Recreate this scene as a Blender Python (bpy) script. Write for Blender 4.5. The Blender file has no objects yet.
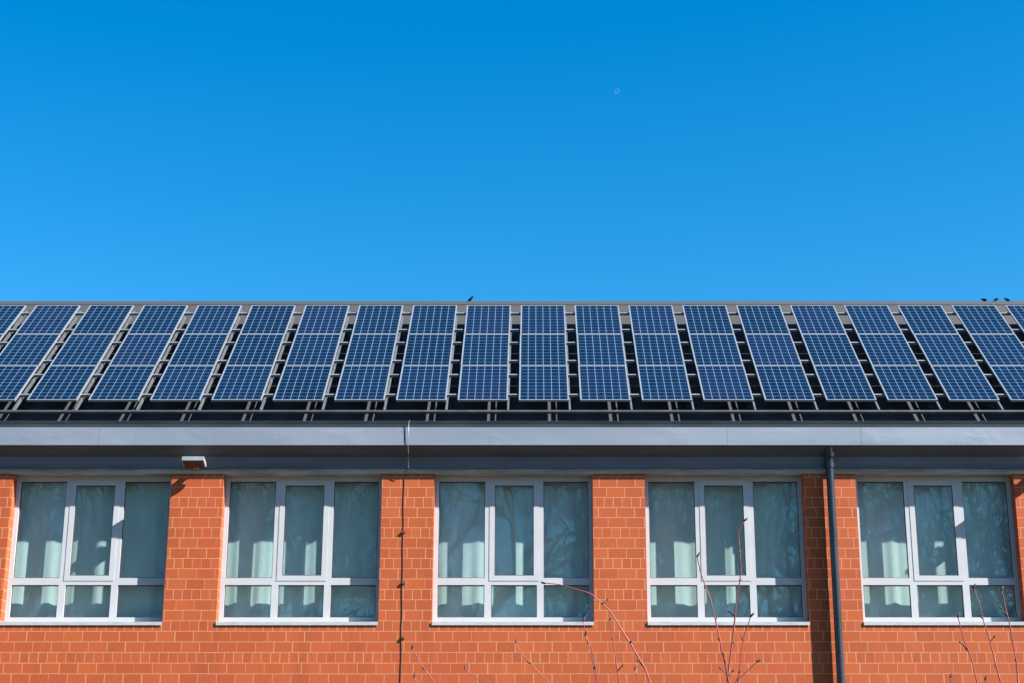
import bpy, bmesh, math, random
from mathutils import Vector, Matrix
R = math.radians
random.seed(7)
scene = bpy.context.scene
COL = scene.collection

# ------------------------------------------------------------------ camera
cam_d = bpy.data.cameras.new('camera'); cam = bpy.data.objects.new('camera', cam_d); COL.objects.link(cam)
cam.location = (0, 0, 1.6)
cam.rotation_euler = (R(90 + 16.7), 0, 0)
cam_d.sensor_fit = 'HORIZONTAL'; cam_d.sensor_width = 36; cam_d.lens = 57.41
cam_d.shift_x = -0.0215
cam_d.clip_start = 0.1; cam_d.clip_end = 12000
scene.camera = cam

# ------------------------------------------------------------------ sky, sun, exposure
SUN = Vector((2.4, -1.0, 2.05)).normalized()          # towards the sun
EL = math.asin(SUN.z)
world = bpy.data.worlds.new('World'); scene.world = world; world.use_nodes = True
wn = world.node_tree; bg = wn.nodes['Background']
sky = wn.nodes.new('ShaderNodeTexSky'); sky.sky_type = 'NISHITA'; sky.sun_disc = False
sky.sun_elevation = EL; sky.sun_rotation = math.atan2(SUN.x, SUN.y)
sky.altitude = 300; sky.air_density = 1.0; sky.dust_density = 0.5; sky.ozone_density = 3.0
hs = wn.nodes.new('ShaderNodeHueSaturation'); hs.inputs['Saturation'].default_value = 1.45
hs.inputs['Hue'].default_value = 0.4935
wn.links.new(sky.outputs[0], hs.inputs['Color']); wn.links.new(hs.outputs[0], bg.inputs['Color'])
bg.inputs['Strength'].default_value = 0.058
sun_d = bpy.data.lights.new('sun', 'SUN'); sun_d.energy = 5.0; sun_d.angle = R(0.53); sun_d.color = (1.0, 0.95, 0.88)
sun = bpy.data.objects.new('sun', sun_d); COL.objects.link(sun)
sun.location = (30, -20, 40); sun.rotation_euler = SUN.to_track_quat('Z', 'Y').to_euler()
scene.view_settings.view_transform = 'Standard'; scene.view_settings.look = 'None'
scene.view_settings.exposure = 1.9; scene.view_settings.gamma = 1.0
scene.view_settings.use_curve_mapping = False
scene.cycles.use_denoising = True
scene.cycles.max_bounces = 8; scene.cycles.transparent_max_bounces = 24

# ------------------------------------------------------------------ helpers
def tag(o, label=None, cat=None, group=None, kind=None):
    if label: o['label'] = label
    if cat: o['category'] = cat
    if group: o['group'] = group
    if kind: o['kind'] = kind
    return o
def empty(name, loc=(0, 0, 0), rot=(0, 0, 0)):
    o = bpy.data.objects.new(name, None); COL.objects.link(o)
    o.location = loc; o.rotation_euler = rot; o.empty_display_size = 0.2
    return o
class MB:
    def __init__(s): s.v = []; s.f = []; s.sm = []
    def add(s, vs, fs, smooth=False):
        b = len(s.v); s.v += [tuple(v) for v in vs]
        for f in fs: s.f.append([b + i for i in f]); s.sm.append(smooth)
    def box(s, x0, x1, y0, y1, z0, z1):
        s.add([(x0,y0,z0),(x1,y0,z0),(x1,y1,z0),(x0,y1,z0),(x0,y0,z1),(x1,y0,z1),(x1,y1,z1),(x0,y1,z1)],
              [(0,3,2,1),(4,5,6,7),(0,1,5,4),(1,2,6,5),(2,3,7,6),(3,0,4,7)])
    def prism(s, prof, x0, x1):
        """closed (y,z) outline, clockwise or not, extruded along x"""
        n = len(prof)
        vs = [(x0, y, z) for y, z in prof] + [(x1, y, z) for y, z in prof]
        s.add(vs, [tuple(range(n)), tuple(range(2*n-1, n-1, -1))] + [(i, n+i, n+(i+1) % n, (i+1) % n) for i in range(n)])
    def tube(s, pts, rad, n=10, cap=True, smooth=True):
        pts = [Vector(p) for p in pts]; m = len(pts)
        if not hasattr(rad, '__len__'): rad = [rad]*m
        vs = []; ref = None
        for i, p in enumerate(pts):
            d = (pts[min(i+1, m-1)] - pts[max(i-1, 0)]).normalized()
            if ref is None:
                ref = d.orthogonal().normalized()
            ref = (ref - d*ref.dot(d)).normalized(); b = d.cross(ref)
            for k in range(n):
                a = 2*math.pi*k/n; vs.append(p + (ref*math.cos(a) + b*math.sin(a))*rad[i])
        fs = [(i*n+k, i*n+(k+1) % n, (i+1)*n+(k+1) % n, (i+1)*n+k) for i in range(m-1) for k in range(n)]
        s.add(vs, fs, smooth)
        if cap:
            s.add(vs[:n], [tuple(range(n-1, -1, -1))]); s.add(vs[-n:], [tuple(range(n))])
    def ball(s, c, r, n=10, m=6, sq=(1, 1, 1), axis=None):
        c = Vector(c); vs = []; q = axis.to_track_quat('Z', 'Y') if axis else None
        for j in range(m+1):
            t = math.pi*j/m
            for k in range(n):
                a = 2*math.pi*k/n
                p = Vector((math.sin(t)*math.cos(a)*r*sq[0], math.sin(t)*math.sin(a)*r*sq[1], math.cos(t)*r*sq[2]))
                vs.append(c + (q @ p if q else p))
        s.add(vs, [(j*n+k, (j+1)*n+k, (j+1)*n+(k+1) % n, j*n+(k+1) % n) for j in range(m) for k in range(n)], True)
    def build(s, name, m, parent=None, bevel=0):
        me = bpy.data.meshes.new(name); me.from_pydata(s.v, [], s.f); me.update()
        for p, q in zip(me.polygons, s.sm): p.use_smooth = q
        bm = bmesh.new(); bm.from_mesh(me); bmesh.ops.recalc_face_normals(bm, faces=bm.faces)
        if bevel:
            es = [e for e in bm.edges if e.is_manifold and e.calc_face_angle(0) > 0.6]
            bmesh.ops.bevel(bm, geom=es, offset=bevel, segments=2, affect='EDGES', clamp_overlap=True)
        bm.to_mesh(me); bm.free()
        me.materials.append(m)
        o = bpy.data.objects.new(name, me); COL.objects.link(o)
        if parent: o.parent = parent
        return o
def copy_tree(o, parent=None):
    c = o.copy(); COL.objects.link(c); c.parent = parent
    for ch in list(o.children): copy_tree(ch, c)
    return c
def grid_solid(mb, xs, zs, solid, y0, y1):
    """a wall standing on the cells marked solid, with faces only on its outside"""
    nx, nz = len(xs)-1, len(zs)-1
    S = lambda i, j: 0 <= i < nx and 0 <= j < nz and solid(i, j)
    for i in range(nx):
        for j in range(nz):
            if not S(i, j): continue
            a, b, c, d = xs[i], xs[i+1], zs[j], zs[j+1]
            mb.add([(a,y0,c),(b,y0,c),(b,y0,d),(a,y0,d)], [(0,1,2,3)])
            mb.add([(a,y1,c),(b,y1,c),(b,y1,d),(a,y1,d)], [(3,2,1,0)])
            if not S(i-1, j): mb.add([(a,y0,c),(a,y0,d),(a,y1,d),(a,y1,c)], [(0,1,2,3)])
            if not S(i+1, j): mb.add([(b,y0,c),(b,y1,c),(b,y1,d),(b,y0,d)], [(0,1,2,3)])
            if not S(i, j-1): mb.add([(a,y0,c),(a,y1,c),(b,y1,c),(b,y0,c)], [(0,1,2,3)])
            if not S(i, j+1): mb.add([(a,y0,d),(b,y0,d),(b,y1,d),(a,y1,d)], [(0,1,2,3)])

# ------------------------------------------------------------------ materials
class NT:
    def __init__(s, name):
        s.m = bpy.data.materials.new(name); s.m.use_nodes = True; s.t = s.m.node_tree
        s.p = s.t.nodes['Principled BSDF']; s.out = s.t.nodes['Material Output']
    def n(s, kind, **kw):
        nd = s.t.nodes.new(kind)
        for k, v in kw.items(): setattr(nd, k, v)
        return nd
    def lk(s, a, b): s.t.links.new(a, b)
    def val(s, sock, v):
        if hasattr(v, 'is_linked') or isinstance(v, bpy.types.NodeSocket): s.lk(v, sock)
        else: sock.default_value = v
    def math(s, op, a, b=None, c=None):
        nd = s.n('ShaderNodeMath', operation=op)
        s.val(nd.inputs[0], a)
        if b is not None: s.val(nd.inputs[1], b)
        if c is not None: s.val(nd.inputs[2], c)
        return nd.outputs[0]
    def mix(s, f, a, b):
        nd = s.n('ShaderNodeMix', data_type='RGBA')
        s.val(nd.inputs[0], f)
        s.val(nd.inputs[6], a if not isinstance(a, tuple) else (*a, 1)); s.val(nd.inputs[7], b if not isinstance(b, tuple) else (*b, 1))
        return nd.outputs[2]
    def ramp(s, f, a, b, lo=0.0, hi=1.0):
        nd = s.n('ShaderNodeMapRange', interpolation_type='SMOOTHSTEP')
        s.val(nd.inputs[0], f); nd.inputs[1].default_value = a; nd.inputs[2].default_value = b
        nd.inputs[3].default_value = lo; nd.inputs[4].default_value = hi
        return nd.outputs[0]
    def noise(s, scale, detail=3, vec=None, rough=0.5):
        nd = s.n('ShaderNodeTexNoise'); nd.inputs['Scale'].default_value = scale
        nd.inputs['Detail'].default_value = detail; nd.inputs['Roughness'].default_value = rough
        if vec is not None: s.lk(vec, nd.inputs['Vector'])
        return nd.outputs[0]
    def obj(s): return s.n('ShaderNodeTexCoord').outputs['Object']
    def sep(s, v):
        nd = s.n('ShaderNodeSeparateXYZ'); s.lk(v, nd.inputs[0]); return nd.outputs
    def comb(s, x, y, z=0.0):
        nd = s.n('ShaderNodeCombineXYZ')
        for i, v in enumerate((x, y, z)): s.val(nd.inputs[i], v)
        return nd.outputs[0]
    def scale(s, v, k):
        nd = s.n('ShaderNodeVectorMath', operation='MULTIPLY'); s.lk(v, nd.inputs[0]); nd.inputs[1].default_value = k
        return nd.outputs[0]
    def bump(s, h, strength, dist):
        nd = s.n('ShaderNodeBump'); nd.inputs['Strength'].default_value = strength; nd.inputs['Distance'].default_value = dist
        s.lk(h, nd.inputs['Height']); s.lk(nd.outputs[0], s.p.inputs['Normal'])

def simple(name, col, rough=0.5, metal=0.0, var=0.12, scale=4.0, stretch=(1, 1, 1), bump=0.0, bscale=None, spec=0.5):
    col = tuple(c*0.6 for c in col)
    k = NT(name); v = k.scale(k.obj(), stretch)
    f = k.noise(scale, 4, v)
    lo = tuple(c*(1-var) for c in col); hi = tuple(min(1, c*(1+var)) for c in col)
    k.lk(k.mix(k.ramp(f, 0.3, 0.7), lo, hi), k.p.inputs['Base Color'])
    k.p.inputs['Roughness'].default_value = rough; k.p.inputs['Metallic'].default_value = metal
    k.p.inputs['Specular IOR Level'].default_value = spec
    if bump: k.bump(k.noise(bscale or scale*3, 4, v), bump, 0.02)
    return k.m

def brick_material():
    k = NT('orange_brick'); o = k.obj(); x, y, z = k.sep(o)[:3]
    wob = k.noise(3.0, 2, o); wob2 = k.noise(55.0, 2, o)
    zz = k.math('ADD', z, k.math('MULTIPLY', k.math('SUBTRACT', wob, 0.5), 0.010))
    u = k.math('ADD', x, k.math('SUBTRACT', y, 31.2))
    r = k.math('DIVIDE', k.math('SUBTRACT', zz, 4.639), 0.198)
    row = k.math('FLOOR', r); fz = k.math('SUBTRACT', r, row)
    m3 = k.math('FLOORED_MODULO', row, 3.0)
    head = k.math('LESS_THAN', m3, 0.5); first = k.math('LESS_THAN', m3, 1.5)
    pitch = k.math('SUBTRACT', 0.3505, k.math('MULTIPLY', head, 0.17525))
    rn = k.n('ShaderNodeTexWhiteNoise', noise_dimensions='1D'); k.lk(row, rn.inputs['W'])
    jit = k.math('MULTIPLY', k.math('SUBTRACT', rn.outputs[0], 0.5), 0.05)
    off = k.math('ADD', -9.965, k.math('ADD', k.math('MULTIPLY', first, 0.165), k.math('MULTIPLY', head, -0.25)))
    c = k.math('DIVIDE', k.math('SUBTRACT', u, k.math('ADD', off, jit)), pitch)
    ci = k.math('FLOOR', c); fx = k.math('SUBTRACT', c, ci)
    dx = k.math('MULTIPLY', k.math('MINIMUM', fx, k.math('SUBTRACT', 1.0, fx)), pitch)
    dz = k.math('MULTIPLY', k.math('MINIMUM', fz, k.math('SUBTRACT', 1.0, fz)), 0.198)
    wn_ = k.n('ShaderNodeTexWhiteNoise', noise_dimensions='2D'); k.lk(k.comb(ci, row), wn_.inputs['Vector'])
    rnd = wn_.outputs[0]
    w3 = k.n('ShaderNodeTexWhiteNoise', noise_dimensions='3D'); k.lk(k.comb(ci, row, 5.0), w3.inputs['Vector'])
    # joint width differs from joint to joint
    jx = k.math('ADD', dx, k.math('MULTIPLY', k.math('SUBTRACT', w3.outputs[0], 0.35), 0.008))
    jz = k.math('ADD', dz, k.math('MULTIPLY', k.math('SUBTRACT', wob2, 0.45), 0.012))
    d = k.math('MINIMUM', jx, jz)
    mort = k.ramp(d, 0.0045, 0.0105, 1.0, 0.0)
    grain = k.noise(38.0, 5, o, 0.65); big = k.noise(0.35, 3, o)
    base = k.mix(rnd, (0.258, 0.049, 0.0092), (0.318, 0.067, 0.0148))
    base = k.mix(k.ramp(w3.outputs[0], 0.75, 1.0, 0.0, 0.5), base, (0.285, 0.046, 0.016))
    base = k.mix(k.ramp(grain, 0.35, 0.75, 0.0, 0.35), base, (0.34, 0.085, 0.026))
    base = k.mix(k.ramp(big, 0.35, 0.7, 0.0, 0.25), base, (0.32, 0.055, 0.022))
    stk = k.noise(1.0, 5, k.scale(o, (2.2, 1, 0.22)), 0.65)
    base = k.mix(k.ramp(stk, 0.48, 0.75, 0.0, 0.45), base, (0.21, 0.040, 0.0115))
    mcol = k.mix(grain, (0.33, 0.130, 0.065), (0.43, 0.215, 0.125))
    k.lk(k.mix(mort, base, mcol), k.p.inputs['Base Color'])
    k.p.inputs['Roughness'].default_value = 0.75; k.p.inputs['Specular IOR Level'].default_value = 0.3
    h = k.math('ADD', k.math('MULTIPLY', k.math('SUBTRACT', 1.0, mort), 0.6), k.math('MULTIPLY', grain, 0.35))
    k.bump(h, 0.35, 0.006)
    return k.m

def cell_material():
    k = NT('solar_cells'); o = k.obj(); x, y, z = k.sep(o)[:3]
    u = k.math('DIVIDE', k.math('SUBTRACT', x, 0.024), 0.942/6); v = k.math('DIVIDE', k.math('SUBTRACT', y, 0.024), 1.612/10)
    iu, iv = k.math('FLOOR', u), k.math('FLOOR', v)
    fu, fv = k.math('SUBTRACT', u, iu), k.math('SUBTRACT', v, iv)
    du = k.math('MINIMUM', fu, k.math('SUBTRACT', 1.0, fu)); dv = k.math('MINIMUM', fv, k.math('SUBTRACT', 1.0, fv))
    lu = k.ramp(du, 0.030, 0.052, 1.0, 0.0); lv = k.ramp(dv, 0.024, 0.044, 0.75, 0.0)
    # two bus bars run up every cell
    bu = k.math('ABSOLUTE', k.math('SUBTRACT', k.math('ABSOLUTE', k.math('SUBTRACT', fu, 0.5)), 0.24))
    bus = k.ramp(bu, 0.006, 0.016, 0.16, 0.0)
    oi = k.n('ShaderNodeObjectInfo').outputs['Random']
    w = k.n('ShaderNodeTexWhiteNoise', noise_dimensions='3D'); k.lk(k.comb(iu, iv, k.math('MULTIPLY', oi, 91.0)), w.inputs['Vector'])
    vo = k.n('ShaderNodeTexVoronoi'); vo.inputs['Scale'].default_value = 55.0; k.lk(o, vo.inputs['Vector'])
    cr = k.sep(vo.outputs['Color'])[0]
    f = k.math('ADD', k.math('MULTIPLY', w.outputs[0], 0.45), k.math('ADD', k.math('MULTIPLY', cr, 0.35), k.math('MULTIPLY', oi, 0.55)))
    cell = k.mix(f, (0.0006, 0.0042, 0.0135), (0.0016, 0.0092, 0.028))
    cell = k.mix(k.ramp(oi, 0.72, 0.95, 0.0, 0.5), cell, (0.0038, 0.0072, 0.028))
    line = k.math('MAXIMUM', k.math('MAXIMUM', lu, lv), bus)
    k.lk(k.mix(line, cell, (0.080, 0.128, 0.195)), k.p.inputs['Base Color'])
    wv_ = k.n('ShaderNodeVectorMath', operation='ADD'); k.lk(o, wv_.inputs[0]); k.lk(k.comb(k.math('MULTIPLY', oi, 37.0), k.math('MULTIPLY', oi, 71.0)), wv_.inputs[1])
    du_ = k.noise(2.2, 5, k.scale(wv_.outputs[0], (1.6, 0.6, 1)), 0.6)
    k.lk(k.ramp(du_, 0.4, 0.7, 0.10, 0.24), k.p.inputs['Roughness']); k.p.inputs['Specular IOR Level'].default_value = 0.22
    return k.m

def glass_material():
    k = NT('window_glass'); t = k.t
    t.nodes.remove(k.p)
    tr = k.n('ShaderNodeBsdfTransparent'); tr.inputs[0].default_value = (0.848, 0.932, 0.925, 1)
    gl = k.n('ShaderNodeBsdfGlossy'); gl.inputs[0].default_value = (0.9, 1.0, 1.0, 1); gl.inputs['Roughness'].default_value = 0.012
    ge = k.n('ShaderNodeNewGeometry'); dt = k.n('ShaderNodeVectorMath', operation='DOT_PRODUCT')
    k.lk(ge.outputs['Incoming'], dt.inputs[0]); k.lk(ge.outputs['Normal'], dt.inputs[1])
    cs_ = k.math('ABSOLUTE', dt.outputs['Value'])
    frs = k.math('ADD', 0.046, k.math('MULTIPLY', 0.9, k.math('POWER', k.math('SUBTRACT', 1.0, cs_), 5.0)))
    wob = k.noise(0.9, 2, k.obj()); b = k.n('ShaderNodeBump'); b.inputs['Strength'].default_value = 0.02; b.inputs['Distance'].default_value = 0.1
    k.lk(wob, b.inputs['Height']); k.lk(b.outputs[0], gl.inputs['Normal'])
    mx = k.n('ShaderNodeMixShader'); k.lk(frs, mx.inputs[0]); k.lk(tr.outputs[0], mx.inputs[1]); k.lk(gl.outputs[0], mx.inputs[2])
    k.lk(mx.outputs[0], k.out.inputs[0])
    return k.m

def curtain_material():
    k = NT('curtain_cloth'); o = k.obj()
    f = k.noise(60, 3, k.scale(o, (1, 1, 0.2)))
    col = k.mix(f, (0.76, 0.77, 0.77), (0.82, 0.83, 0.83))
    k.lk(col, k.p.inputs['Base Color']); k.p.inputs['Roughness'].default_value = 0.9
    k.p.inputs['Specular IOR Level'].default_value = 0.1
    tl = k.n('ShaderNodeBsdfTranslucent'); k.lk(col, tl.inputs[0])
    mx = k.n('ShaderNodeMixShader'); mx.inputs[0].default_value = 0.35
    k.lk(k.p.outputs[0], mx.inputs[1]); k.lk(tl.outputs[0], mx.inputs[2]); k.lk(mx.outputs[0], k.out.inputs[0])
    return k.m

def fascia_material():
    k = NT('fascia_sheet'); o = k.obj(); x, y, z = k.sep(o)[:3]
    f = k.noise(1.2, 4, k.scale(o, (0.35, 1, 1.5))); st = k.noise(9.0, 4, k.scale(o, (1.0, 1, 0.12)))
    col = k.mix(k.ramp(f, 0.3, 0.7), (0.205, 0.235, 0.28), (0.23, 0.26, 0.305))
    col = k.mix(k.ramp(st, 0.55, 0.8, 0.0, 0.15), col, (0.135, 0.16, 0.20))
    k.lk(col, k.p.inputs['Base Color']); k.p.inputs['Metallic'].default_value = 0.35
    k.lk(k.ramp(f, 0.3, 0.7, 0.38, 0.44), k.p.inputs['Roughness'])
    dent = k.ramp(k.noise(1.3, 3, k.scale(o, (0.8, 1, 1.6))), 0.50, 0.80); k.bump(dent, 0.07, 0.08)
    return k.m

def roof_material():
    k = NT('roof_tiles'); o = k.obj(); x, y, z = k.sep(o)[:3]
    g = k.noise(22, 5, o, 0.6); b = k.noise(0.8, 3, o)
    col = k.mix(g, (0.016, 0.0175, 0.0205), (0.029, 0.031, 0.035)); col = k.mix(k.ramp(b, 0.35, 0.7, 0, 0.4), col, (0.027, 0.027, 0.028))
    fz = k.math('FRACT', k.math('DIVIDE', z, 0.2048)); seam = k.ramp(k.math('MINIMUM', fz, k.math('SUBTRACT', 1.0, fz)), 0.02, 0.06, 1.0, 0.0)
    col = k.mix(k.math('MULTIPLY', seam, 0.55), col, (0.016, 0.016, 0.016))
    k.lk(col, k.p.inputs['Base Color']); k.p.inputs['Roughness'].default_value = 0.85
    k.bump(k.math('ADD', k.math('MULTIPLY', fz, 0.8), k.math('MULTIPLY', g, 0.3)), 0.5, 0.02)
    return k.m

M = {
 'brick': brick_material(), 'cells': cell_material(), 'glass': glass_material(), 'curtain': curtain_material(),
 'fascia': fascia_material(), 'roof': roof_material(),
 'pvc': simple('white_frame', (0.58, 0.60, 0.64), 0.38, 0, 0.03, 3),
 'sill': simple('sill_sheet', (0.56, 0.58, 0.60), 0.4, 0.1, 0.10, 5, (1, 1, 4)),
 'gutter': simple('slate_zinc', (0.075, 0.095, 0.115), 0.45, 0.3, 0.2, 2.5, (0.4, 1, 2)),
 'soffit': simple('dark_soffit', (0.090, 0.090, 0.095), 0.6, 0, 0.15, 2, (0.3, 1, 2)),
 'frieze': simple('blue_grey_board', (0.15, 0.155, 0.165), 0.5, 0, 0.15, 2, (0.3, 1, 2)),
 'lintel': simple('lintel_concrete', (0.50, 0.44, 0.39), 0.85, 0, 0.25, 3, (0.5, 1, 3), 0.3, 20),
 'plaster': simple('room_plaster', (0.95, 0.97, 0.95), 0.9, 0, 0.05, 2),
 'alu': simple('aluminium', (0.50, 0.54, 0.59), 0.36, 0.55, 0.05, 6),
 'rail': simple('galvanised_rail', (0.24, 0.27, 0.30), 0.5, 0.3, 0.15, 8),
 'beam': simple('beam_steel', (0.12, 0.135, 0.15), 0.6, 0.2, 0.2, 8),
 'tube': simple('base_tube_steel', (0.11, 0.14, 0.17), 0.4, 0.4, 0.15, 5),
 'back': simple('panel_backsheet', (0.10, 0.10, 0.11), 0.7, 0, 0.05, 5),
 'pipe': simple('dark_blue_pipe', (0.030, 0.042, 0.058), 0.3, 0.25, 0.2, 4, (1, 1, 0.4)),
 'lamp': simple('lamp_housing', (0.45, 0.48, 0.52), 0.45, 0.2, 0.08, 8),
 'lampglass': simple('lamp_front_glass', (0.022, 0.022, 0.022), 0.35, 0, 0.1, 8),
 'cable': simple('dark_cable', (0.09, 0.05, 0.04), 0.6, 0, 0.15, 8),
 'wire': simple('bare_wire', (0.34, 0.36, 0.38), 0.4, 0.5, 0.1, 8),
 'stem': simple('red_bark', (0.30, 0.042, 0.042), 0.5, 0, 0.35, 14, (1, 1, 0.4)),
 'bud': simple('brown_bud', (0.07, 0.03, 0.022), 0.7, 0, 0.3, 30),
 'bird': simple('dark_feathers', (0.010, 0.011, 0.014), 0.9, 0, 0.3, 30, spec=0.05),
 'bark': simple('grey_bark', (0.085, 0.070, 0.058), 0.9, 0, 0.35, 5, (1, 1, 0.3)),
 'grass': simple('grass_ground', (0.055, 0.052, 0.034), 0.95, 0, 0.4, 0.6, (1, 1, 1), 0.5, 12),
}

# ------------------------------------------------------------------ ground
g = MB(); g.add([(-3000,-3000,0),(3000,-3000,0),(3000,3000,0),(-3000,3000,0)], [(0,1,2,3)])
tag(g.build('ground', M['grass']), kind='structure')

# ------------------------------------------------------------------ building
WALL_Y = 31.2; X0, X1 = -18.6, 17.8
PITCH = 4.095; WIN_W = 3.08; WIN_X = [-1.94 + PITCH*(i-3) for i in range(7)]       # left edges of the openings
SILL_Z, HEAD_Z = 5.355, 8.267
FR_Y = WALL_Y + 0.245                       # front of the window frames
P_ = R(39.8); cp, sp = math.cos(P_), math.sin(P_)
O_ = Vector((0, 31.24 + 0.04*sp, 9.77 - 0.04*cp))        # underside of the lowest panel edge
U_ = Vector((0, cp, sp)); N_ = Vector((0, -sp, cp))
ROOF_N = -0.38
def rp(x, u, n): return Vector((x, 0, 0)) + O_ + U_*u + N_*n
RIDGE_U = 6.28
ridge = rp(0, RIDGE_U, ROOF_N); eave = rp(0, -0.70, ROOF_N)
BACK_Y = 2*ridge.y - WALL_Y

house = empty('brick_building', (0, WALL_Y, 0))
tag(house, 'long orange brick building with white windows, grey eaves and a dark pitched roof', 'building')
def hp(o):
    o.parent = house; o.matrix_parent_inverse = Matrix.Translation((0, -WALL_Y, 0)); return o
w = MB(); xs = [X0]
for a in WIN_X: xs += [a, a + WIN_W]
xs.append(X1)
grid_solid(w, xs, [-0.3, SILL_Z, HEAD_Z], lambda i, j: j == 0 or i % 2 == 0, WALL_Y, WALL_Y + 0.40)
w.box(X0, X0+0.4, WALL_Y+0.402, BACK_Y-0.402, -0.3, HEAD_Z); w.box(X1-0.4, X1, WALL_Y+0.402, BACK_Y-0.402, -0.3, HEAD_Z)
grid_solid(w, xs, [-0.3, 7.35, 8.20, HEAD_Z], lambda i, j: j != 1 or i % 2 == 0, BACK_Y-0.4, BACK_Y)      # unseen high openings added in the far side to brighten room and curtains
hp(w.build('wall', M['brick']))
# gable ends
for xa in (X0, X1-0.4):
    gm = MB(); gm.prism([(WALL_Y+0.05, HEAD_Z+0.002), (BACK_Y-0.05, HEAD_Z+0.002), (BACK_Y-0.05, 8.95), (ridge.y, ridge.z-0.25), (WALL_Y+0.05, 8.95)], xa, xa+0.4); hp(gm.build('gable_wall', M['brick']))
# interior seen through the glass
rm = MB(); ya, yb, za, zb = WALL_Y+0.41, BACK_Y-0.41, SILL_Z-0.95, HEAD_Z+0.25
rm.box(X0+0.41, X1-0.41, ya, yb, za-0.2, za); rm.box(X0+0.41, X1-0.41, ya, yb, zb, zb+0.2)
for a in WIN_X[:-1]:
    c = a + WIN_W + (PITCH-WIN_W)/2; rm.box(c-0.06, c+0.06, ya, yb, za+0.001, zb-0.001)
hp(rm.build('room', M['plaster']))
# lintel, board, soffit, fascia, gutter: one above the other
lt = MB(); lt.box(X0-0.02, X1+0.02, WALL_Y-0.02, WALL_Y+0.24, HEAD_Z+0.003, 8.55); hp(lt.build('lintel', M['lintel']))
fb = MB(); NC = 12
cove = [(31.127 - 0.010*q/NC + 0.034*math.sin(math.pi*q/NC), 8.598 - 0.231*q/NC) for q in range(NC+1)]
fb.add([(x, y, z) for x in (X0-0.02, X1+0.02) for y, z in cove], [(q, q+1, NC+2+q, NC+1+q) for q in range(NC)], True)
fb.add([(x, y, z) for x in (X0-0.02, X1+0.02) for y, z in (cove[-1], (31.176, cove[-1][1]), (31.176, cove[0][1]), cove[0])], [(0,1,5,4), (1,2,6,5), (2,3,7,6)])
hp(fb.build('frieze_board', M['frieze']))
sf = MB(); sf.prism([(31.118, 8.601), (31.176, 8.601), (31.176, 8.80), (30.915, 8.80), (30.915, 8.785)], X0-0.02, X1+0.02); hp(sf.build('soffit', M['soffit']))
fs = MB()
seams = [X0-0.1, -14.4, -8.45, -2.52, 3.75, 6.35, 12.2, X1+0.1]
for a, b in zip(seams[:-1], seams[1:]):
    e = random.uniform(-0.004, 0.004)
    fs.prism([(30.90+e, 8.776), (30.912, 8.770), (30.99, 8.770), (30.99, 9.125), (30.905+e, 9.128)], a+(0.006 if abs(a+2.52) < .01 else 0.0025), b-(0.006 if abs(b+2.52) < .01 else 0.0025))
hp(fs.build('fascia', M['fascia']))
gt = MB()
prof = [(30.915, 9.132), (30.99, 9.132), (30.99, 9.16), (31.02, 9.19), (31.02, 9.25), (30.93, 9.19), (30.925, 9.242), (30.905, 9.255), (30.885, 9.246), (30.905, 9.19)]
gt.prism(prof, X0-0.1, X1+0.1); hp(gt.build('gutter', M['gutter']))
rf = MB(); bk = Vector((0, 2*ridge.y - eave.y, eave.z)); th = 0.10
rf.prism([(eave.y, eave.z), (ridge.y, ridge.z), (bk.y, bk.z), (bk.y, bk.z-th), (ridge.y, ridge.z-th*1.3), (eave.y, eave.z-th)], X0-0.1, X1+0.1)
roof = hp(rf.build('roof', M['roof']))
cap = MB(); cap.prism([(ridge.y-0.16, ridge.z-0.118), (ridge.y, ridge.z+0.02), (ridge.y+0.16, ridge.z-0.118), (ridge.y+0.15, ridge.z-0.128+0.003), (ridge.y, ridge.z+0.004), (ridge.y-0.15, ridge.z-0.125)], X0-0.12, X1+0.12)
rc = cap.build('ridge_cap', M['roof'], roof)

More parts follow.
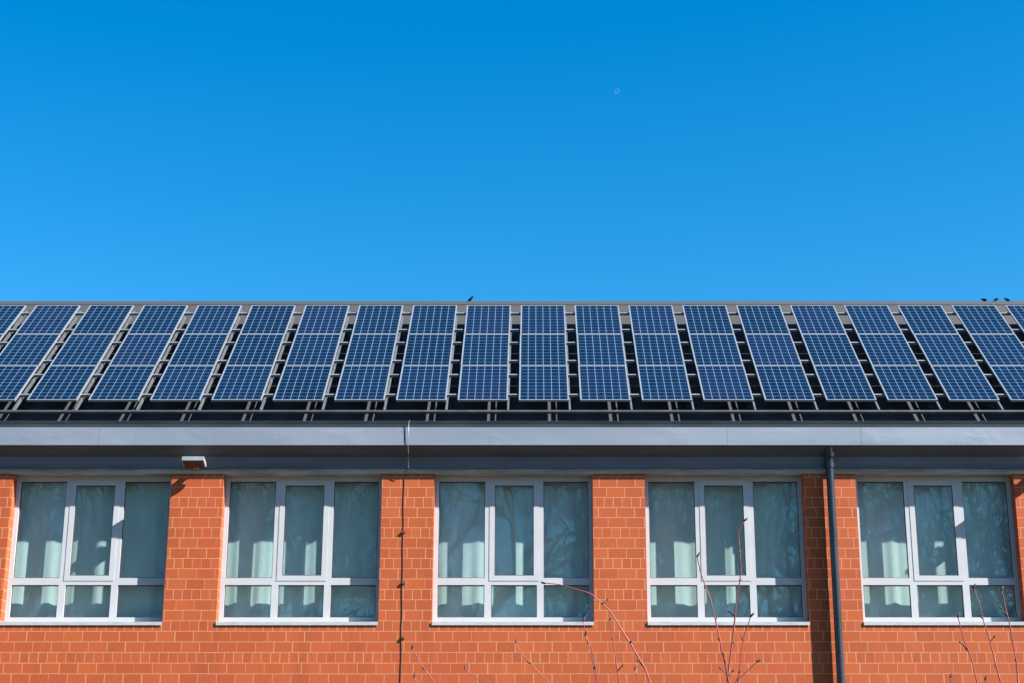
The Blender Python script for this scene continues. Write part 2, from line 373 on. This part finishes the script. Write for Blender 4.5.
# windows
ZB, ZT = 5.522, 8.169                       # glass line at the bottom and at the top
TR0, TR1 = 6.142, 6.276                     # transom
def make_window(a):
    f = MB(); d0, d1 = FR_Y, FR_Y + 0.085
    xs_ = [0.0, 0.085, 0.985, 1.115, 1.995, 2.125, 3.00, WIN_W]; zs_ = [SILL_Z+0.067, ZB, TR0, TR1, ZT, HEAD_Z]
    hole = lambda i, j: (i in (1, 3, 5)) and (j in (1, 3))
    grid_solid(f, [a+x for x in xs_], zs_, lambda i, j: not hole(i, j), d0, d1)
    fo = hp(f.build('window', M['pvc']))
    # glazing beads: a thin dark rubber line is left between bead and glass
    s = MB(); sa, sb = a+1.075, a+2.035; z0, z1 = TR1-0.055, ZT+0.035; t_ = 0.10
    grid_solid(s, [sa, sa+t_, sb-t_, sb], [z0, z0+0.10, z1-0.115, z1], lambda i, j: not (i == 1 and j == 1), FR_Y-0.007, FR_Y+0.052)
    s.build('sash', M['pvc'], fo, 0.006)
    p = MB()
    for xa, xb in ((0.085, 0.985), (1.115, 1.995), (2.125, 3.00)): p.box(a+xa-0.01, a+xb+0.01, FR_Y+0.045, FR_Y+0.057, ZB-0.01, TR0+0.01)
    for xa, xb in ((0.085, 0.985), (2.125, 3.00)): p.box(a+xa-0.01, a+xb+0.01, FR_Y+0.045, FR_Y+0.057, TR1-0.01, ZT+0.01)
    p.box(sa+t_-0.01, sb-t_+0.01, FR_Y+0.020, FR_Y+0.032, z0+0.09, z1-0.105)
    p.build('pane', M['glass'], fo)
    k = MB(); GY = FR_Y+0.0445
    seal = [(xa, xb, ZB, TR0, GY) for xa, xb in ((0.085, 0.985), (1.115, 1.995), (2.125, 3.00))] + [(xa, xb, TR1, ZT, GY) for xa, xb in ((0.085, 0.985), (2.125, 3.00))]
    seal.append((sa+t_-a, sb-t_-a, z0+0.10, z1-0.115, FR_Y+0.0195))
    for xa, xb, c, d, y in seal:
        e = 0.013
        grid_solid(k, [a+xa+0.001, a+xa+e, a+xb-e, a+xb-0.001], [c+0.001, c+e, d-e*1.6, d-0.001], lambda i, j: not (i == 1 and j == 1), y-0.012, y)
    k.build('seal', M['cable'], fo)
    h = MB(); hx, hz = sb-0.05, (z0+z1)/2+0.02
    h.box(hx-0.014, hx+0.014, FR_Y+0.054, FR_Y+0.066, hz-0.035, hz+0.035)
    h.tube([(hx, FR_Y+0.06, hz), (hx, FR_Y+0.11, hz), (hx-0.01, FR_Y+0.115, hz-0.02), (hx-0.03, FR_Y+0.115, hz-0.13)], 0.013, 8)
    h.build('handle', M['pvc'], fo)
    sl = MB()
    sl.prism([(WALL_Y-0.022, SILL_Z-0.012), (WALL_Y-0.022, SILL_Z+0.052), (FR_Y+0.02, SILL_Z+0.066), (FR_Y+0.02, SILL_Z+0.058), (WALL_Y-0.014, SILL_Z+0.042), (WALL_Y-0.014, SILL_Z-0.012)], a+0.002, a+WIN_W-0.004)
    sl.box(a+0.002, a+WIN_W-0.002, FR_Y+0.087, FR_Y+0.25, SILL_Z+0.11, SILL_Z+0.14)
    sl.build('sill', M['sill'], fo)
    return fo
for a in WIN_X: make_window(a)

fg = MB()
for a in WIN_X: fg.box(a, a+WIN_W, BACK_Y-0.22, BACK_Y-0.205, 7.351, 8.199)
hp(fg.build('added_rear_glazing', M['glass']))  # glass for the added rear openings that let daylight into the room

# curtains hang inside, one wide pair of drapes to each window
def curtain(a, rnd, label):
    c = MB(); y = FR_Y + 0.315; x0, x1 = a-0.12, a+WIN_W+0.12; n = 150; zt = HEAD_Z+0.15
    pts = []
    for i in range(n+1):
        x = x0 + (x1-x0)*i/n
        ph = 11.5*x + rnd + 0.9*math.sin(1.7*x+rnd)
        pts.append((x, 0.011*math.sin(ph) + 0.004*math.sin(2.3*ph+rnd), 0.018*math.sin(5.1*x+rnd*2) + 0.022*math.sin(2.2*x+rnd)))
    rows = 12; vs = []; fs = []
    for j in range(rows+1):
        t = j/rows; am = 0.55 + 0.55*t
        for x, w_, hm in pts:
            hem = 5.22 + hm
            vs.append((x, y + w_*am, zt + (hem-zt)*t))
    for j in range(rows):
        for i in range(n): fs.append((j*(n+1)+i, j*(n+1)+i+1, (j+1)*(n+1)+i+1, (j+1)*(n+1)+i))
    c.add(vs, fs, True)
    o = c.build('curtain', M['curtain'])
    m = o.modifiers.new('thickness', 'SOLIDIFY'); m.thickness = 0.003
    tag(o, label, 'curtain', 'curtains behind the windows')
CL = ['pale curtain behind the window beyond the left picture edge',
      'pale curtain behind the leftmost window, left of the floodlight',
      'pale curtain behind the window between the floodlight and the dark cable',
      'pale curtain behind the middle window, just right of the dark cable',
      'pale curtain behind the window just left of the downpipe',
      'pale curtain behind the window just right of the downpipe, rightmost in the picture',
      'pale curtain behind the window beyond the right picture edge']
for i, a in enumerate(WIN_X): curtain(a, 1.3*i, CL[i])

# ------------------------------------------------------------------ solar panels
COLP = 1.2158; CX0 = -10.025; PW, PH, ROWGAP = 0.99, 1.66, 0.02
proto = empty('solar_panel', (0, 0, 0), (P_, 0, 0))
f = MB(); b_ = 0.024
grid_solid(f, [0, b_, PW-b_, PW], [0, b_, PH-b_, PH], lambda i, j: not (i == 1 and j == 1), 0, 0.04)
f.v = [(x, z, y) for x, y, z in f.v]
f.build('frame', M['alu'], proto)
cs = MB(); cs.box(b_-0.004, PW-b_+0.004, b_-0.004, PH-b_+0.004, 0.030, 0.036); cs.build('cell_sheet', M['cells'], proto)
jb = MB(); jb.box(b_-0.004, PW-b_+0.004, b_-0.004, PH-b_+0.004, 0.025, 0.0295); jb.box(0.42, 0.57, 1.30, 1.42, -0.01, 0.0248); jb.build('backsheet', M['back'], proto)
ORD = ['first','second','third','fourth','fifth','sixth','seventh','eighth','ninth','tenth','eleventh','twelfth','thirteenth','fourteenth','fifteenth','sixteenth','seventeenth','eighteenth','nineteenth','twentieth']
ROWN = ['bottom', 'middle', 'top']
firstp = True
for k in range(-4, 20):
    for r in range(3):
        o = proto if firstp else copy_tree(proto); firstp = False
        o.location = rp(CX0 + COLP*k + random.uniform(-.004, .004), r*(PH+ROWGAP) + random.uniform(-.004, .004), 0)
        i = k + 2
        if k < -2: lab = 'blue solar panel past the left picture edge, in the %s row of the roof array' % ROWN[r]
        elif k > 17: lab = 'blue solar panel past the right picture edge, in the %s row of the roof array' % ROWN[r]
        elif i < 10: lab = 'blue solar panel in the %s row, %s column counted from the left picture edge' % (ROWN[r], ORD[i])
        else: lab = 'blue solar panel in the %s row, %s column counted from the right picture edge' % (ROWN[r], ORD[19-i])
        tag(o, lab, 'solar panel', 'solar panels on the roof')

rack = empty('mounting_rack', rp(0, 0, ROOF_N))
tag(rack, 'galvanised rail rack carrying the rows of solar panels above the roof', 'rack')
def rk(o): o.parent = rack; o.matrix_parent_inverse = Matrix.Translation(-rack.location); return o
def slab(mb, xa, xb, u0, u1, n0, n1):
    vs = [rp(x, u, n) for n in (n0, n1) for x, u in ((xa, u0), (xb, u0), (xb, u1), (xa, u1))]
    mb.add(vs, [(0,3,2,1),(4,5,6,7),(0,1,5,4),(1,2,6,5),(2,3,7,6),(3,0,4,7)])
RX0, RX1 = CX0 - 4*COLP - 0.15, CX0 + 20*COLP
for r in range(3):
    for fr in (0.21, 0.79):
        u = r*(PH+ROWGAP) + fr*PH
        m = MB(); slab(m, RX0, RX1, u-0.024, u+0.024, -0.055, -0.002); rk(m.build('rail', M['rail']))
for k in range(-4, 20):
    xr = CX0 + COLP*k + PW
    m = MB(); slab(m, xr-0.004, xr+0.032, -0.25, 4.95, -0.118, -0.057); rk(m.build('sloped_beam', M['beam']))
    for u in (0.55, 2.4, 4.3):
        m = MB(); slab(m, xr-0.002, xr+0.030, u-0.03, u+0.03, ROOF_N+0.013, -0.119); slab(m, xr-0.05, xr+0.07, u-0.07, u+0.07, ROOF_N-0.01, ROOF_N+0.0125)
        rk(m.build('support_foot', M['beam']))
m = MB(); m.tube([rp(RX0, -0.285, -0.085), rp(RX1, -0.285, -0.085)], 0.032, 12); rk(m.build('base_tube', M['tube']))

# ------------------------------------------------------------------ downpipe
dp = empty('downpipe', (5.74, 31.07, 0)); tag(dp, 'dark blue-grey round downpipe running down the brick pier from the eaves', 'downpipe')
def dpl(o): o.parent = dp; o.matrix_parent_inverse = Matrix.Translation((-5.74, -31.07, 0)); return o
m = MB(); m.tube([(5.74, 31.07, 0.0), (5.74, 31.07, 8.40)], 0.075, 24); dpl(m.build('pipe', M['pipe']))
m = MB(); m.tube([(5.74, 31.07, 8.36), (5.74, 31.07, 8.46)], 0.092, 24); m.tube([(5.74, 31.07, 8.461), (5.74, 31.06, 8.56), (5.74, 31.01, 8.68), (5.74, 30.99, 8.79)], 0.078, 24)
m.tube([(5.74, 31.03, 8.58), (5.74, 31.01, 8.66)], 0.094, 24); dpl(m.build('elbow', M['pipe']))
for z in (2.2, 4.15):
    m = MB(); m.tube([(5.74, 31.07, z), (5.74, 31.07, z+0.035)], 0.082, 20); m.box(5.72, 5.76, 31.14, 31.202, z+0.005, z+0.03); dpl(m.build('bracket', M['pipe']))

# ------------------------------------------------------------------ floodlights on the piers
def floodlight(x, label):
    t = empty('floodlight', (x, WALL_Y-0.02, 8.33)); tag(t, label, 'floodlight', 'floodlights under the eaves')
    def q(o): o.parent = t; return o
    h = MB(); wv = 0.215
    # hood: wedge, thick lip in front
    h.prism([(-0.42, 0.105), (-0.42, 0.185), (-0.40, 0.192), (-0.17, 0.113), (-0.15, 0.09), (-0.15, 0.03), (-0.19, 0.022)], -wv, wv)
    q(h.build('housing', M['lamp'], None, 0.008))
    gl_ = MB(); gl_.prism([(-0.405, 0.099), (-0.195, 0.0205), (-0.197, 0.0075), (-0.409, 0.088)], -wv+0.03, wv-0.03); q(gl_.build('front_glass', M['lampglass']))
    a = MB(); a.box(-0.05, 0.05, -0.16, 0.018, 0.02, 0.085); a.box(-0.06, 0.06, -0.012, 0.020, 0.0, 0.12); q(a.build('bracket', M['lamp']))
    return t
floodlight(-6.57, 'grey wedge-shaped floodlight under the eaves above the second brick pier from the left')
floodlight(9.84, 'grey wedge-shaped floodlight past the right picture edge, throwing its shadow on the rightmost window')

# ------------------------------------------------------------------ lightning conductor
lc = empty('lightning_conductor', (-2.5, WALL_Y, 0)); tag(lc, 'thin dark cable clipped down the brick pier left of the middle window', 'cable')
def lq(o): o.parent = lc; o.matrix_parent_inverse = Matrix.Translation((2.5, -WALL_Y, 0)); return o
m = MB(); pts = [(-2.44, 31.08, 8.36)]
for i in range(34):
    z = 8.30 - i*0.25; pts.append((-2.525 + 0.05*i/33 + 0.006*math.sin(i*1.9), WALL_Y-0.008, max(z, 0.02)))
m.tube(pts, 0.0065, 8); lq(m.build('cable', M['cable']))
for z, x in ((7.118, -2.515), (6.137, -2.50), (5.099, -2.485), (4.1, -2.475)):
    m = MB(); m.box(x-0.025, x+0.035, WALL_Y-0.038, WALL_Y+0.002, z-0.015, z+0.025); lq(m.build('clip', M['cable']))
m = MB(); m.tube([(-2.40, 31.0, 9.20), (-2.42, 30.93, 9.275), (-2.435, 30.868, 9.24), (-2.44, 30.872, 8.95), (-2.44, 30.878, 8.76), (-2.44, 31.02, 8.56), (-2.44, 31.08, 8.36)], 0.006, 8); lq(m.build('roof_wire', M['wire']))

# ------------------------------------------------------------------ birds on the ridge
def bird(x, s, lean, yaw, label):
    b = MB(); q = Vector((math.cos(lean), 0, math.sin(lean)))
    prof = [(-0.11, .004), (-0.075, .012), (-0.045, .026), (-0.01, .038), (0.03, .038), (0.06, .026), (0.075, .024), (0.092, .025), (0.108, .016), (0.114, .006), (0.135, .001)]
    c = Vector((0, 0, 0.055))
    b.tube([c + q*(u*1.0) + Vector((0, 0, 0.012 if u > 0.07 else 0)) for u, r in prof], [r for u, r in prof], 12)
    for sy in (-0.012, 0.012): b.tube([(0.0, sy, 0.03), (0.004, sy, 0.0), (0.02, sy, 0.0)], 0.003, 6)
    o = b.build('bird', M['bird']); o.location = (x, ridge.y, ridge.z + 0.008); o.scale = (s, s*1.1, s*1.1); o.rotation_euler = (0, 0, yaw)
    tag(o, label, 'bird', 'birds sitting on the ridge')
bird(-1.497, 0.85, 0.75, 0.2, 'small dark bird alone on the ridge near the middle of the roof, body tilted up')
bird(10.549, 0.75, 0.2, 2.6, 'small dark bird on the ridge at right, leftmost of three close together')
bird(10.808, 0.8, 0.3, 0.6, 'small dark bird on the ridge at right, between two others')
bird(11.085, 0.75, 0.25, 3.4, 'small dark bird on the ridge at right, nearest the right picture edge')

# ------------------------------------------------------------------ red-stemmed shrubs in front of the wall
def shrub(bx, y, stems, label, th_=1.0):
    root = empty('dogwood_shrub', (bx, y, 0)); tag(root, label, 'shrub', 'red-stemmed shrubs in front of the wall')
    rg = random.Random(int(abs(bx)*1000))
    for st in stems:
        dy = rg.uniform(-0.25, 0.25)
        tip = st[0]; low = st[-1]; prev = st[-2]
        sx = (low[0]-prev[0])/max(1e-3, abs(low[1]-prev[1]))
        pts = [Vector((x-bx, dy, z)) for x, z in st]
        b0 = Vector((rg.uniform(-0.10, 0.10), rg.uniform(-0.1, 0.1), 0.0)); p1 = pts[-1]
        t1 = Vector((sx, 0, -1))*0.8
        for i in range(1, 9):
            t = i/8; h = (2*t**3-3*t*t+1)*p1 + (t**3-2*t*t+t)*t1 + (-2*t**3+3*t*t)*b0 + (t**3-t*t)*Vector((0, 0, -1.0))
            pts.append(h)
        # refine with a little crookedness
        fine = []
        for a, b in zip(pts[:-1], pts[1:]):
            for q in range(3):
                p = a.lerp(b, q/3)
                if q: p += Vector((rg.uniform(-.003, .003), rg.uniform(-.003, .003), 0))
                fine.append(p)
        fine.append(pts[-1]); n = len(fine)
        L = [0.0]
        for a, b in zip(fine[:-1], fine[1:]): L.append(L[-1] + (b-a).length)
        m = MB(); m.tube(fine, [th_*(0.0026 + 0.0044*min(1, l/1.6)) for l in L], 7)
        so = m.build('stem', M['stem'], root)
        nxt = 0.0; side = 1
        for i in range(n-1):
            if L[i] >= nxt:
                d = (fine[i+1]-fine[i]).normalized()
                bd = MB(); bl = 1.25 if i == 0 else rg.uniform(0.6, 1.1)
                ax = (Vector((side*0.7, rg.uniform(-.3, .3), 0)) - d*1.0).normalized()
                bd.ball(fine[i] + ax*0.008*bl, 0.0085*bl, 7, 5, (0.6, 0.6, 1.7), ax)
                if rg.random() < 0.3 and i > 0:
                    e = fine[i] + (Vector((side*0.8, rg.uniform(-.4, .4), 0.9)).normalized())*rg.uniform(0.03, 0.07)
                    bd.tube([fine[i], e], [0.003, 0.002], 6); bd.ball(e, 0.007, 7, 5, (0.7, 0.7, 1.5), (e-fine[i]).normalized())
                bd.build('bud', M['bud'], so); side = -side; nxt = L[i] + rg.uniform(0.09, 0.17)
shrub(.72, 9.2, [
    [(0.062, 2.957), (0.13, 2.951), (0.203, 2.934), (0.326, 2.895), (0.426, 2.806), (0.546, 2.617), (0.627, 2.474), (0.669, 2.349)],
    [(0.425, 2.733), (0.441, 2.622), (0.455, 2.501), (0.475, 2.349)],
    [(0.549, 2.447), (0.565, 2.392), (0.569, 2.349)],
    [(0.279, 2.622), (0.312, 2.556), (0.333, 2.458), (0.348, 2.349)]],
    'red-stemmed leafless shrub whose longest twig arches left across the middle window')
shrub(.25, 9.6, [
    [(0.286, 2.771), (0.314, 2.638), (0.336, 2.552), (0.363, 2.381)],
    [(-0.105, 2.65), (-0.07, 2.586), (0.006, 2.506), (0.104, 2.404)],
    [(-0.399, 2.501), (-0.341, 2.455), (-0.254, 2.404)],
    [(-0.715, 2.627), (-0.685, 2.581), (-0.637, 2.506), (-0.542, 2.381)],
    [(-0.688, 2.449), (-0.664, 2.415), (-0.646, 2.381)]],
    'low leafless shrub with short twigs against the bricks below the middle window', 0.75)
shrub(1.02, 8.8, [
    [(0.865, 2.995), (0.879, 2.909), (0.924, 2.78), (0.961, 2.599), (0.988, 2.462), (1.015, 2.316)],
    [(1.167, 3.252), (1.132, 3.192), (1.138, 3.072), (1.14, 2.979), (1.106, 2.791), (1.077, 2.578), (1.036, 2.316)],
    [(1.218, 2.488), (1.157, 2.431), (1.075, 2.363), (1.042, 2.316)],
    [(1.129, 2.673), (1.093, 2.578), (1.075, 2.499)]],
    'red-stemmed leafless shrub with two tall upright twigs before the window left of the downpipe')
shrub(2.7, 9.0, [
    [(2.48, 2.916), (2.501, 2.84), (2.528, 2.698), (2.556, 2.573), (2.575, 2.471), (2.596, 2.333)],
    [(2.598, 2.883), (2.62, 2.747), (2.635, 2.6), (2.647, 2.493), (2.65, 2.333)],
    [(2.288, 2.709), (2.307, 2.6), (2.343, 2.493), (2.369, 2.333)],
    [(2.499, 2.407), (2.504, 2.333)], [(2.255, 2.402), (2.255, 2.333)]],
    'red-stemmed leafless shrub before the rightmost window')

# ------------------------------------------------------------------ bare trees behind the viewer, mirrored in the panes
def bare_tree(seed):
    rg = random.Random(seed); m = MB(); tr = MB()
    def grow(p, d, L, r, lev, mb):
        n = 4 if lev < 5 else 2; pts = [p]; rad = [r]
        for i in range(n):
            d = (d + Vector((rg.gauss(0, .13), rg.gauss(0, .13), rg.gauss(0, .08) + 0.04))).normalized()
            p = p + d*L/n; pts.append(p); rad.append(r*(1-0.5*(i+1)/n))
        mb.tube(pts, [max(q, 0.012) for q in rad], 7 if lev < 2 else (4 if lev < 5 else 3), cap=False)
        if lev >= 6: return
        kids = 4 if lev == 0 else rg.choice((3, 3, 4))
        for q in range(kids):
            j = rg.randint(2, n); a = rg.uniform(0, 6.28); sp_ = rg.uniform(0.35, 0.85)
            o = d.orthogonal().normalized(); o.rotate(Matrix.Rotation(a, 3, d))
            grow(pts[j], (d*math.cos(sp_) + o*math.sin(sp_)).normalized(), L*rg.uniform(.58, .80), rad[j]*0.78, lev+1, m)
    grow(Vector((0, 0, -0.2)), Vector((0, 0, 1)), 5.2, 0.42, 0, tr)
    root = empty('bare_tree'); tr.build('trunk', M['bark'], root); m.build('crown', M['bark'], root)
    return root
T = [bare_tree(3), bare_tree(11)]
for i, (x, y, s, rz) in enumerate([(-17, -12, 1.5, 0), (-2, -14, 1.7, 1), (-9.5, -17, 1.6, 2.2), (7, -13, 1.6, 3.1), (14, -15, 1.65, 4.4), (22, -12, 1.5, 5.2), (-24, -14, 1.6, 0.7), (3, -24, 1.8, 5.9), (-15, -26, 1.8, 1.7), (12, -25, 1.7, 2.7), (24, -24, 1.8, 0.3), (-28, -25, 1.8, 3.9)]):
    o = T[i] if i < 2 else copy_tree(T[i % 2])
    o.location = (x, y, 0); o.scale = (s, s*1.1, s*1.1); o.rotation_euler = (0, 0, rz)
    tag(o, 'tall bare tree across from the building, seen only mirrored in the window panes', 'tree', 'bare trees mirrored in the panes')

# ------------------------------------------------------------------ daytime moon
mo = MB(); mo.ball((0, 0, 0), 6.0, 32, 20); k = NT('moon_rock')
k.lk(k.mix(k.ramp(k.noise(0.12, 2, k.obj()), 0.3, 0.75), (0.9, 0.9, 0.9), (0.6, 0.6, 0.6)), k.p.inputs['Base Color']); k.p.inputs['Roughness'].default_value = 1
tr_ = k.n('ShaderNodeBsdfTransparent'); mx_ = k.n('ShaderNodeMixShader'); mx_.inputs[0].default_value = 0.014
k.lk(tr_.outputs[0], mx_.inputs[1]); k.lk(k.p.outputs[0], mx_.inputs[2]); k.lk(mx_.outputs[0], k.out.inputs[0])
o = mo.build('moon', k.m); o.location = (166.9, 3000, 1427.5)
tag(o, 'faint pale daytime moon high in the blue sky', 'moon')
